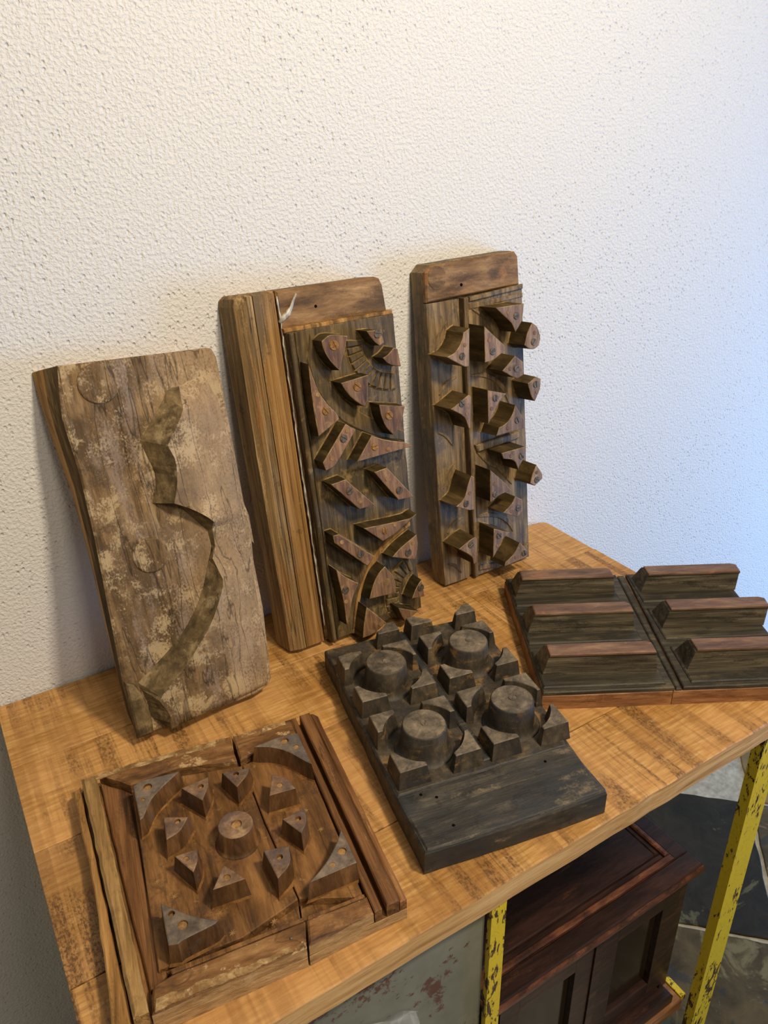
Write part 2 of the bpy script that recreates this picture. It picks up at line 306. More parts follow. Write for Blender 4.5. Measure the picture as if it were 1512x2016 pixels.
def curve(p, ang=38, sub=4):
    """round an outline through its blunt corners, keep its sharp ones"""
    n = len(p); P = [Vector(q) for q in p]; sm = []
    for i in range(n):
        a, b = P[i]-P[i-1], P[(i+1) % n]-P[i]
        sm.append(abs(math.degrees(a.angle_signed(b, 0.0))) < ang if a.length > 0 and b.length > 0 else False)
    out = []
    for i in range(n):
        j = (i+1) % n; a, b = P[i], P[j]
        out.append((a.x, a.y))
        if sm[i] or sm[j]:
            ta = (P[j]-P[i-1])*0.5 if sm[i] else (b-a)
            tb = (P[(j+1) % n]-P[i])*0.5 if sm[j] else (b-a)
            L = (b-a).length
            if sm[i]: ta = ta.normalized()*L
            if sm[j]: tb = tb.normalized()*L
            for k in range(1, sub):
                t = k/sub; h1 = 2*t**3-3*t*t+1; h2 = t**3-2*t*t+t; h3 = -2*t**3+3*t*t; h4 = t**3-t*t
                q = a*h1+ta*h2+b*h3+tb*h4; out.append((q.x, q.y))
    return out
def rough(p, step=14, amp=0.5, rnd=random):
    out = []
    n = len(p)
    for i in range(n):
        a, b = Vector(p[i]), Vector(p[(i+1) % n]); k = max(1, int((b-a).length/step))
        for j in range(k):
            q = a.lerp(b, j/k); e = (b-a).normalized(); w = rnd.uniform(-amp, amp) if j else rnd.uniform(-amp, amp)*0.4
            out.append((q.x+e.y*w, q.y-e.x*w))
    return out
def loft(bm, rings, mi=None, cap0=True, cap1=True, hole=None):
    """rings: list of (outline, height); outlines share their vertex count"""
    vs_ = []
    for pl, h in rings:
        vs_.append([bm.verts.new((q[0]/1000, q[1]/1000, (q[2] if len(q) > 2 else h)/1000)) for q in pl])
    n = len(vs_[0])
    for r in range(len(vs_)-1):
        for i in range(n):
            f = bm.faces.new((vs_[r][i], vs_[r][(i+1) % n], vs_[r+1][(i+1) % n], vs_[r+1][i])); f.material_index = mi[r] if mi else 0
    if cap0: f = bm.faces.new(list(reversed(vs_[0]))); f.material_index = mi[0] if mi else 0
    if cap1:
        top = vs_[-1]; tm = mi[len(vs_)-1] if mi else 0
        if hole:
            edges = [bm.edges.get((top[i], top[(i+1) % n])) for i in range(n)]
            loops = []
            for (x, y, r, d) in hole:
                h = rings[-1][1]
                lo = [bm.verts.new(((x+r*math.cos(a*math.tau/14))/1000, (y+r*math.sin(a*math.tau/14))/1000, h/1000)) for a in range(14)]
                edges += [bm.edges.new((lo[k], lo[(k+1) % 14])) for k in range(14)]; loops.append((lo, h, d))
            g = bmesh.ops.triangle_fill(bm, edges=edges, use_beauty=True)
            for f in g['geom']:
                if isinstance(f, bmesh.types.BMFace): f.material_index = tm
            for lo, h, d in loops:
                dn = [bm.verts.new((v.co.x, v.co.y, (h-d)/1000)) for v in lo]
                for k in range(14):
                    f = bm.faces.new((lo[k], lo[(k+1) % 14], dn[(k+1) % 14], dn[k])); f.material_index = mi[0] if mi else 0
                f = bm.faces.new(dn); f.material_index = 2 if mi else 0
        else:
            f = bm.faces.new(top); f.material_index = tm
def prism(name, pl, n0, n1, mats, parent, draft=0.0, bev=0.8, hole=None, skirt=0.0, edge=False):
    """block from an outline: side material first, top second, then worn edge and dusty foot"""
    pl = ccw(pl); base = offset(pl, draft) if draft else pl; ins = offset(pl, -bev)
    two = isinstance(mats, (list, tuple)) and len(mats) > 1
    bm = bmesh.new()
    r = [(base, n0), (offset(pl, draft*0.12) if draft else pl, n1-bev), (ins, n1)]
    mi = [0, 2 if edge else 1, 1] if two else None
    if skirt and two:
        r = [(offset(pl, draft+skirt), n0), (base, n0+1.0+skirt*1.3)]+r[1:]
        mi = [len(mats)-1]+mi
    loft(bm, r, mi, hole=hole)
    return finish(name, bm, mats, parent)
def box(name, x0, x1, y0, y1, z0, z1, mat, parent, bev=1.0, jit=0.0, step=40):
    pl = [(x0, y0), (x1, y0), (x1, y1), (x0, y1)]
    if jit: pl = rough(pl, step, jit)
    bm = bmesh.new(); b = bev
    loft(bm, [(offset(pl, -b*0.7), z0), (pl, z0+b), (pl, z1-b), (offset(pl, -b), z1)])
    return finish(name, bm, mat, parent)
def arc_band(outer, inner, sub=5):
    """closed outline between two open polylines"""
    def dens(q):
        o = []; P = [Vector(x) for x in q]
        for i in range(len(P)-1):
            p0 = P[i-1] if i else P[0]*2-P[1]; p3 = P[i+2] if i+2 < len(P) else P[-1]*2-P[-2]
            for k in range(sub):
                t = k/sub; v = 0.5*((2*P[i])+(P[i+1]-p0)*t+(2*p0-5*P[i]+4*P[i+1]-p3)*t*t+(3*P[i]-p0-3*P[i+1]+p3)*t**3); o.append((v.x, v.y))
        o.append(tuple(P[-1])); return o
    return dens(outer)+list(reversed(dens(inner)))
def ribbon(pts, w, sub=4):
    P = [Vector(p) for p in pts]; o = []; i2 = []
    for i, p in enumerate(P):
        e = (P[min(i+1, len(P)-1)]-P[max(i-1, 0)]).normalized(); n = Vector((-e.y, e.x)); k = w/2*(0.35 if i in (0, len(P)-1) else 1)
        o.append(tuple(p+n*k)); i2.append(tuple(p-n*k))
    return arc_band(o, i2, sub)
def disc_pts(x, y, r, n=20): return [(x+r*math.cos(a*math.tau/n), y+r*math.sin(a*math.tau/n)) for a in range(n)]
def cone(name, x, y, rings, mats, parent, n=36, hole=None, mi=None):
    bm = bmesh.new(); loft(bm, [(disc_pts(x, y, r, n), h) for r, h in rings], mi, hole=hole)
    o = finish(name, bm, mats, parent, False)
    for p in o.data.polygons:
        if len(p.vertices) == 4: p.use_smooth = True
    return o
SCREW = {}
def screw(parent, x, y, n, r, mat, ang, slot=True):
    """flush slotted screw head, or a plain plug"""
    key = (round(r, 1), mat, slot)
    if key not in SCREW:
        bm = bmesh.new(); loft(bm, [(disc_pts(0, 0, r, 16), -1.5), (disc_pts(0, 0, r, 16), 0.35)])
        if slot:
            for s in (1, -1):
                a0 = 0.14
                pts = [(r*0.94*math.cos(a0+(math.pi-2*a0)*k/8), s*r*0.94*math.sin(a0+(math.pi-2*a0)*k/8)) for k in range(9)]
                loft(bm, [(ccw(pts), 0.3), (ccw(pts), 1.0), (offset(ccw(pts), -0.35), 1.3)])
        else:
            loft(bm, [(disc_pts(0, 0, r*0.9, 16), 0.3), (disc_pts(0, 0, r*0.8, 16), 0.8)])
        bmesh.ops.recalc_face_normals(bm, faces=bm.faces)
        me = bpy.data.meshes.new('screw' if slot else 'plug'); bm.to_mesh(me); bm.free(); me.materials.append(M[mat]); SCREW[key] = me
    o = bpy.data.objects.new('screw' if slot else 'plug', SCREW[key]); COL.objects.link(o); o.parent = parent
    o.location = (x/1000, y/1000, n/1000); o.rotation_euler = (0, 0, ang); return o
def thing(name, label, cat, mat=None, loc=None):
    o = bpy.data.objects.new(name, None); COL.objects.link(o); o.empty_display_size = 0.05
    if mat is not None: o.matrix_world = mat
    if loc is not None: o.location = loc
    o['label'] = label; o['category'] = cat; return o
def frame(o, u, v):
    u = Vector(u).normalized(); v = Vector(v); v = (v-u*v.dot(u)).normalized(); n = u.cross(v); mm = Matrix.Identity(4)
    for i in range(3): mm[i][0], mm[i][1], mm[i][2], mm[i][3] = u[i], v[i], n[i], o[i]
    return mm
def inside(p, pl):
    c = False; n = len(pl)
    for i in range(n):
        a, b = pl[i], pl[(i+1) % n]
        if (a[1] > p[1]) != (b[1] > p[1]) and p[0] < (b[0]-a[0])*(p[1]-a[1])/(b[1]-a[1])+a[0]: c = not c
    return c

# ------------------------------------------------------------------ setting
def struct(o): o['kind'] = 'structure'; return o
def mm_box(name, x0, x1, y0, y1, z0, z1, mat, parent=None, bev=1.0, jit=0.0, step=40):
    return box(name, x0*1000, x1*1000, y0*1000, y1*1000, z0*1000, z1*1000, mat, parent, bev, jit, step)
struct(mm_box('wall_back', -2.4, 4.6, 0.0, 0.15, -0.02, 2.75, 'plaster', None, 0.1))
fl = struct(mm_box('floor', -2.4, 4.6, -3.4, 0.0, -0.06, -0.004, 'grout', None, 0.1))
def build_floor():
    d1 = Vector((0.7071, -0.7071)); d2 = Vector((0.7071, 0.7071)); s = 0.378; r = random.Random(3); meshes = {}
    for i in range(-12, 16):
        for j in range(-10, 12):
            a0 = 1.258+(i-1)*s; b0 = 0.478+(j-1)*s
            c = d1*(a0+s/2)+d2*(b0+s/2)
            if not (0.75 < c.x < 2.6 and -1.5 < c.y < -0.26): continue
            key = 'slate_mottled' if j <= 0 else ('slate_dark' if j == 1 else 'slate_beige')
            if j > 2: key = r.choice(['slate_dark', 'slate_mottled'])
            if j == 1 and i > 0: key = 'slate_mottled'
            if key not in meshes:
                bm = bmesh.new(); h = s*500-5; p = rough([(-h, -h), (h, -h), (h, h), (-h, h)], 30, 1.6, r)
                loft(bm, [(p, -5), (p, -1.0), (offset(p, -2.0), 0.5)]); bmesh.ops.recalc_face_normals(bm, faces=bm.faces)
                me = bpy.data.meshes.new('tile'); bm.to_mesh(me); bm.free(); me.materials.append(M[key]); meshes[key] = me
            o = bpy.data.objects.new('tile', meshes[key]); COL.objects.link(o); o.parent = fl
            o.location = (c.x, c.y, 0.0); o.rotation_euler = (0, 0, -math.pi/4)
build_floor()

# ------------------------------------------------------------------ table
def build_table():
    T = thing('console_table', 'golden rough-sawn wood console table on a chipped yellow metal frame against the wall', 'table', None, (0, 0, ZT))
    rows = [(-0.004, -0.1395, [0.0, 1.006]), (-0.1402, -0.2895, [0.0, 0.395, 0.985]), (-0.2902, -0.4695, [0.0, 0.52, 1.0]), (-0.4702, -0.6, [0.0, 1.006])]
    rows[0] = (-0.004, -0.1395, [0.0, 0.62, 1.006]); rows[1] = (-0.1402, -0.2895, [0.0, 0.72, 1.008]); rows[3] = (-0.4702, -0.6, [0.0, 1.008])
    rows[2] = (-0.2902, -0.4695, [0.0, 0.30, 1.008])
    for y1, y0, xs in rows:
        for a, b in zip(xs[:-1], xs[1:]):
            x0, x1, Y0, Y1 = a*1000+0.2, b*1000-0.2, y0*1000, y1*1000
            pl = [(x0, Y0), (x1, Y0), (x1, Y1), (x0, Y1)]
            if b > 1.0 and y1 > -0.01: pl = [(x0, Y0), (x1, Y0), (x1, Y1-12), (x1-4, Y1-4), (x1-14, Y1), (x0, Y1)]
            bm = bmesh.new(); bv = 0.5 if y0 > -0.55 else 1.6
            if y0 < -0.55: pl = rough(pl, 30, 0.7)
            loft(bm, [(pl, -32), (pl, -bv), (offset(pl, -bv), 0)], [1, 0, 0] if y0 < -0.55 else None)
            finish('plank', bm, ['table', 'table_edge'] if y0 < -0.55 else 'table', T)
    # yellow metal legs and frame (legs reach the floor)
    def leg(x0, x1, y0, y1): mm_box('leg', x0, x1, y0, y1, -ZT, -0.0325, 'yellow', T, 1.2)
    leg(0.870, 0.913, -0.597, -0.581); leg(0.870, 0.913, -0.045, -0.020)
    leg(0.403, 0.4235, -0.597, -0.590); leg(0.010, 0.032, -0.597, -0.590); leg(0.010, 0.032, -0.045, -0.020)
    bm = bmesh.new(); loft(bm, [([(372, -300), (402.6, -262), (402.6, -330), (372, -330)], -597), ([(372, -300), (402.6, -262), (402.6, -330), (372, -330)], -590)])
    for v in bm.verts: v.co = Vector((v.co.x, v.co.z, v.co.y))
    finish('gusset', bm, 'yellow', T)
    mm_box('rail', 0.426, 0.868, -0.588, -0.578, -0.0445, -0.0325, 'rail_metal', T, 0.8)
    mm_box('rail', 0.858, 0.8695, -0.575, -0.03, -0.636, -0.6205, 'yellow', T, 0.8)
    for i in range(3):
        y0 = -0.578+i*0.178; mm_box('lower_shelf_plank', 0.425, 0.857, y0, y0+0.1765, -0.648, -0.622, 'shelf', T, 1.0)
    return T
build_table()

# ------------------------------------------------------------------ leaning panel with the curved relief
LIFT = 0.0045
def lean_frame(x, y, z, deg):
    a = math.radians(deg); return frame((x, y-0.002, z+ZT), (1, 0, 0), (0, math.sin(a), math.cos(a)))
def build_panel1():
    P = thing('carved_panel', 'weathered grey-brown panel with one swooping curved relief, leaning leftmost against the wall', 'carved panel',
              lean_frame(0.1488, -0.1882, 0.0115+LIFT, 19.104))
    fr = [(0, 0), (58, -3), (117, -4), (164, -3), (182, 3), (188, 12), (193, 50), (200, 111), (203, 180), (209, 225), (207, 262), (212, 370), (215, 455), (212, 466), (204, 469), (120, 471), (21, 475), (14, 440), (11, 413), (13, 341), (10, 263), (4, 156), (-1, 77), (-2, 31)]
    bk = [(1, 0), (58, -3), (117, -4), (164, -3), (182, 3), (188, 12), (193, 50), (200, 111), (203, 180), (207, 225), (207, 262), (212, 370), (215, 455), (212, 466), (204, 469), (120, 471), (-5, 475), (-5, 440), (-3, 397), (3, 321), (3, 234), (0, 136), (-1, 77), (-1, 31)]
    r = random.Random(5); jf = [(a+r.uniform(-.8, .8), b+r.uniform(-.8, .8)) for a, b in fr]
    bm = bmesh.new()
    mid = [((a[0]*0.5+b[0]*0.5)-(3 if b[0] < 60 and b[1] > 20 else 0), (a[1]+b[1])/2) for a, b in zip(fr, bk)]
    loft(bm, [(bk, -35), (mid, -12), (jf, -2.2), (offset(jf, -2.5), 0)], [1, 2, 0, 0])
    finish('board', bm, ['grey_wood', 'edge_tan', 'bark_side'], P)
    S = [((140, 424), (158, 428, -0.6), (190, 440)), ((135, 415), (151, 397, 13), (200, 402)), ((115, 393), (136, 377, 16), (203, 377)), ((93, 369), (120, 357, 16), (205, 356)),
         ((97, 347), (125, 339, 16), (205, 338)), ((101, 325), (123, 318, 16), (204, 316)), ((97, 305), (118, 300, 16), (203, 298)), ((89, 289), (111, 284, 16), (202, 285)),
         ((116, 281), (127, 274, 16), (201, 273)), ((130, 264), (142, 262, 16), (200, 261)), ((144, 244), (155, 248, 15), (200, 248)), ((150, 237), (154, 238, 6), (200, 238)),
         ((150, 215), (153, 214, 5), (197, 214)), ((142, 198), (145, 200, 7), (196, 200)), ((130, 172), (149, 171, 15), (195, 180)), ((116, 148), (142, 154, 16), (194, 158)),
         ((96, 124), (124, 125, 16), (192, 125)), ((73, 104), (104, 103, 16), (190, 100)), ((44, 86), (70, 72, 16), (188, 66)), ((16, 70), (39, 51, 16), (186, 42)),
         ((20, 50), (33, 44, 15), (184, 34)), ((21, 36), (38, 31, 15), (182, 25)), ((22, 19), (41, 19, 15), (181, 15)), ((38, 3), (40, 2, 13), (179, 6))]
    # smooth the profile by inserting mid points
    def subd(S):
        o = []
        for i in range(len(S)-1):
            o.append(S[i])
            def md(k):
                a = S[i][k]; b = S[i+1][k]; z = lambda q: q[2] if len(q) > 2 else 0
                p0 = S[i-1][k] if i else a; p3 = S[i+2][k] if i+2 < len(S) else b
                sharp = i in (0, 2, 3, 6, 7, 10, 11, 13, 18, 19) or k == 2
                f = (lambda c: (a[c]+b[c])/2) if sharp else (lambda c: (-p0[c]+9*a[c]+9*b[c]-p3[c])/16)
                return (f(0), f(1), (z(a)+z(b))/2)
            o.append((md(0), md(1), md(2)))
        o.append(S[-1]); return o
    S2 = subd(S); bm = bmesh.new(); cols = []
    for b, t, mm_ in S2:
        h = (t[2] if len(t) > 2 else 0)*1.35
        pts = [(b[0], b[1], -1), (b[0], b[1], 0.6), (t[0], t[1], h)]
        for k in (0.06, 0.4, 0.75, 1.0):
            pts.append((t[0]+(mm_[0]-t[0])*k, t[1]+(mm_[1]-t[1])*k, h*(1-k)+2.2*k*(1 if h > 0 else -0.3)+(0.4 if k < 1 and h > 0 else 0)*random.uniform(-1, 1)))
        pts.append((mm_[0]+3.5, mm_[1], -0.8))
        cols.append([bm.verts.new((q[0]/1000, q[1]/1000, q[2]/1000)) for q in pts])
    for i in range(len(cols)-1):
        for k in range(7):
            f = bm.faces.new((cols[i][k], cols[i][k+1], cols[i+1][k+1], cols[i+1][k])); f.material_index = 1 if k < 2 else 0
            f.smooth = k > 2
    for c in (cols[0], cols[-1]): bm.faces.new(c)
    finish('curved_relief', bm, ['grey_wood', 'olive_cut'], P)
    for (x, y, rr) in ((71, 225, 23), (61, 447, 25)):
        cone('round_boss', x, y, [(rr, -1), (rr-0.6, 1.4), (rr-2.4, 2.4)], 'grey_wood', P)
    for (x, y, rr, h) in ((141, 298, 7.5, 12.4), (140, 83, 8, 10.2), (77, 31, 8, 12.0)):
        cone('plug', x, y, [(rr, h-6), (rr, h+0.6), (rr-1, h+1.2)], 'pale_relief', P, 18)
    # wall-eye knot and splinters
    cone('knot', 164, 222, [(5, 1), (4, 4.2), (1.5, 3.2)], 'olive_cut', P, 12)
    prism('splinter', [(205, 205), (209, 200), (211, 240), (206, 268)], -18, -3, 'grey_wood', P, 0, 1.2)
    prism('broken_corner', [(-1, 1), (18, 1), (20, 22), (18, 50), (10, 70), (1, 76)], -2, 6, 'olive_cut', P, 2.0, 2.0)
build_panel1()

# ------------------------------------------------------------------ tall panel with pine plank and chevron pegs
def screws_on(pegs, panel, lst, top):
    for (x, y, r, mat, ang, sl) in lst:
        par = None
        for o, pl in pegs:
            if inside((x, y), pl): par = o; break
        screw(par or panel, x, y, top, r, mat, ang, sl)
def build_panel2():
    P = thing('carved_panel', 'panel with a pale pine plank and chevron pegs, middle of the three leaning', 'carved panel',
              lean_frame(0.3924, -0.1277, 0.0072+0.001, 9.234))
    bm = bmesh.new(); r = random.Random(2)
    def plank(fr, bk, sl, mat):
        bm = bmesh.new(); fr = rough(fr, 60, 0.5, r)[:0] or fr
        loft(bm, [(bk, -45), (offset(fr, 1.2), -16), (fr, -9), (sl, 0)]); finish('plank', bm, mat, P)
    plank([(4, 0), (27, 0), (26, 200), (26.5, 518.5), (13, 518.5), (5, 514), (3, 505), (1, 300)], [(-2, 0), (27, 0), (26, 200), (26.5, 519), (4, 519), (-2, 515), (-4, 505), (-4, 300)],
          [(17, 2), (26.7, 2), (25.7, 200), (26.2, 516), (19, 516), (17, 510), (16, 500), (15, 300)], 'pine')
    plank([(27.6, 0), (60, 0), (60, 200), (60.5, 518.5), (44, 518.5), (27.2, 518.5), (27, 400), (26.8, 200)], [(27.6, 0), (60, 0), (60, 200), (60.5, 519), (44, 519), (27.2, 519), (27, 400), (26.8, 200)],
          [(27.9, 2), (57, 2), (57, 200), (57.5, 516), (44, 516), (27.5, 516), (27.3, 400), (27.2, 200)], 'pine_orange')
    fr = rough([(61.5, 0), (226, 0), (228, 300), (229, 470), (226, 508), (222, 517), (214, 520), (61.5, 519)], 40, 0.5, r)
    bm = bmesh.new(); loft(bm, [(fr, -45), (fr, -5), (offset(fr, -3), -2)]); finish('back_board', bm, 'brown_board', P)
    ly = rough([(65, 1), (231, 1), (231, 240), (232.5, 340), (233, 467), (150, 466), (65, 464)], 22, 0.7, r)
    prism('carved_ground', ly, -4, 8, 'carved_dark', P, 0, 1.2)
    prism('lip', rough([(63, 463.5), (150, 465.5), (232.5, 466.5), (233, 472), (150, 471), (62, 469.5)], 14, 0.9, r), -3, 6.5, 'edge_tan', P, 0.8, 1.2)
    box('moulding', 65.5, 72.5, 1, 463, 7, 14, 'carved_dark', P, 1.5, 0.3)
    box('moulding', 75, 78, 1, 463, 7, 10.5, 'carved_dark', P, 1.0, 0.3)
    G = 8; H = 36
    up = arc_band([(88, 425), (98, 381), (120, 344), (140, 324), (181, 299), (229, 281)], [(97, 457), (105, 423), (117, 389), (147, 349), (184, 320), (229, 295)])
    prism('ring_band', up, G-1, G+2.6, ['dust', 'carved_dark'], P, 1.4, 1.0)
    lo = arc_band([(224, 152), (183, 137), (154, 115), (129, 81), (114, 51), (103, 10)], [(224, 146), (186, 130), (160, 109), (135, 77), (120, 49), (110, 10)])
    prism('ring_band', lo, G-1, G+3.0, 'edge_tan', P, 0.4, 0.8)
    for (cx, cy, r0, r1, a0, a1, n) in ((222, 432, 48, 71, 172, 271, 11), (230, 32, 42, 64, 102, 205, 10)):
        bed = lambda R_: [(cx+R_*math.cos(math.radians(a0+(a1-a0)*k/16)), cy+R_*math.sin(math.radians(a0+(a1-a0)*k/16))) for k in range(17)]
        bo, bi = bed(r1+2), bed(r0-2)
        prism('ridge_bed', [(min(x, 231.5), max(y, 2)) for x, y in bo+list(reversed(bi))], G-1, G+0.9, 'dust', P, 0.5, 0.4)
        for k in range(n):
            a = math.radians(a0+(a1-a0)*(k+0.5)/n); d = Vector((math.cos(a), math.sin(a))); t = Vector((-d.y, d.x)); c = Vector((cx, cy))
            q = [c+d*r0-t*2.7, c+d*r0+t*2.7, c+d*r1+t*4.3, c+d*r1-t*4.3]
            if max(v.x for v in q) > 232 or min(v.y for v in q) < 2: continue
            prism('ridge', [tuple(v) for v in q], G-1, G+4.5, ['dust', 'carved_dark'], P, 0.8, 1.0)
    pegs = {'A': [(101, 449), (114, 455), (140, 450), (135, 437), (122, 407), (114, 416), (106, 429), (102, 440)],
     'B': [(122, 389), (165, 393), (160, 361), (154, 351), (141, 361), (130, 374)], 'C': [(178, 348), (220, 338), (209, 312), (196, 301), (186, 314), (180, 331)],
     'D': [(171, 452), (187, 451), (195, 440), (196, 433), (189, 430), (181, 437)], 'E': [(200, 415), (211, 423), (217, 421), (220, 396), (202, 402), (192, 412)],
     'F': [(77, 422), (86, 386), (97, 365), (110, 348), (112, 341), (78, 324), (76, 367)], 'G': [(121, 332), (135, 321), (97, 279), (82, 274), (79, 286)],
     'H': [(160, 307), (182, 296), (214, 285), (226, 277), (132, 275)], 'I': [(158, 253), (179, 255), (220, 200), (193, 202)],
     'J': [(87, 252), (110, 254), (152, 205), (127, 205)], 'K': [(130, 174), (209, 168), (222, 172), (205, 163), (178, 151), (159, 146)],
     'L': [(79, 177), (88, 177), (141, 127), (128, 115), (80, 166)], 'M': [(172, 116), (184, 124), (201, 132), (218, 139), (218, 120), (211, 100)],
     'N': [(157, 105), (169, 86), (172, 71), (171, 57), (125, 62), (134, 82), (145, 97)], 'O': [(118, 50), (148, 14), (132, 6), (120, 3), (106, 3), (109, 19)],
     'P': [(77, 124), (90, 109), (109, 93), (98, 75), (89, 52), (82, 34), (82, 72)], 'Q': [(219, 63), (222, 34), (199, 38), (205, 48), (213, 58)],
     'R': [(173, 30), (207, 13), (195, 8), (183, 3), (178, 14)]}
    built = []
    for k, pl in pegs.items():
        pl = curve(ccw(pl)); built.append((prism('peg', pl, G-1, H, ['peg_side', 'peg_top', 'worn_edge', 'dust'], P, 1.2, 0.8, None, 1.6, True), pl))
    br = [(118, 441, 7, 1.9), (146, 380, 6.5, 2.4), (192, 330, 6.5, 2.2)]
    L = [(x, y, r, 'brass', a, True) for x, y, r, a in br]
    L += [(x, y, 6, 'steel', random.uniform(0, 3), True) for x, y in ((187, 446), (115, 313), (114, 236), (196, 216), (119, 137), (200, 115), (87, 89), (216, 51))]
    L += [(x, y, 5.5, 'brass', random.uniform(0, 3), True) for x, y in ((93, 356), (163, 290), (164, 161))]
    L += [(x, y, 3.4, 'plug', 0, False) for x, y in ((84, 380), (122, 322), (93, 289), (184, 282), (129, 215), (177, 238), (182, 166), (91, 164), (210, 128), (85, 71), (137, 15))]
    L += [(157, 80, 6, 'plug', 0, False)]
    screws_on(built, P, L, H)
    # nail hole in the top border, dried glue along the seam
    cone('nail_hole', 117, 492, [(2.2, -6), (2.2, -1.9), (1.0, -1.6)], 'hole', P, 10)
    def glue(pts, w0):
        n = 7; bm = bmesh.new(); prev = None
        for i, (x, y, w) in enumerate(pts):
            a = Vector(pts[max(0, i-1)][:2]); b = Vector(pts[min(len(pts)-1, i+1)][:2]); e = (b-a).normalized(); s = Vector((-e.y, e.x))
            ring = []
            for k in range(n):
                t = k*math.tau/n; q = Vector((x, y))+s*math.cos(t)*w; ring.append(bm.verts.new((q.x/1000, q.y/1000, (math.sin(t)*w*0.6+w0)/1000)))
            if prev:
                for k in range(n): bm.faces.new((prev[k], prev[(k+1) % n], ring[(k+1) % n], ring[k]))
            else: bm.faces.new(ring)
            prev = ring
        bm.faces.new(prev); return bm
    a = [(62+random.uniform(-1, .6), v, random.uniform(0.8, 2.2)) for v in range(512, 20, -9)]
    finish('glue_bead', glue(a, -0.8), 'glue', P, True)
    finish('glue_run', glue([(60, 478, 2.5), (66, 483, 4), (74, 488, 4.5), (80, 495, 2.5), (85, 505, 1.8), (90, 512, 1.6)], -1.0), 'glue', P, True)
build_panel2()

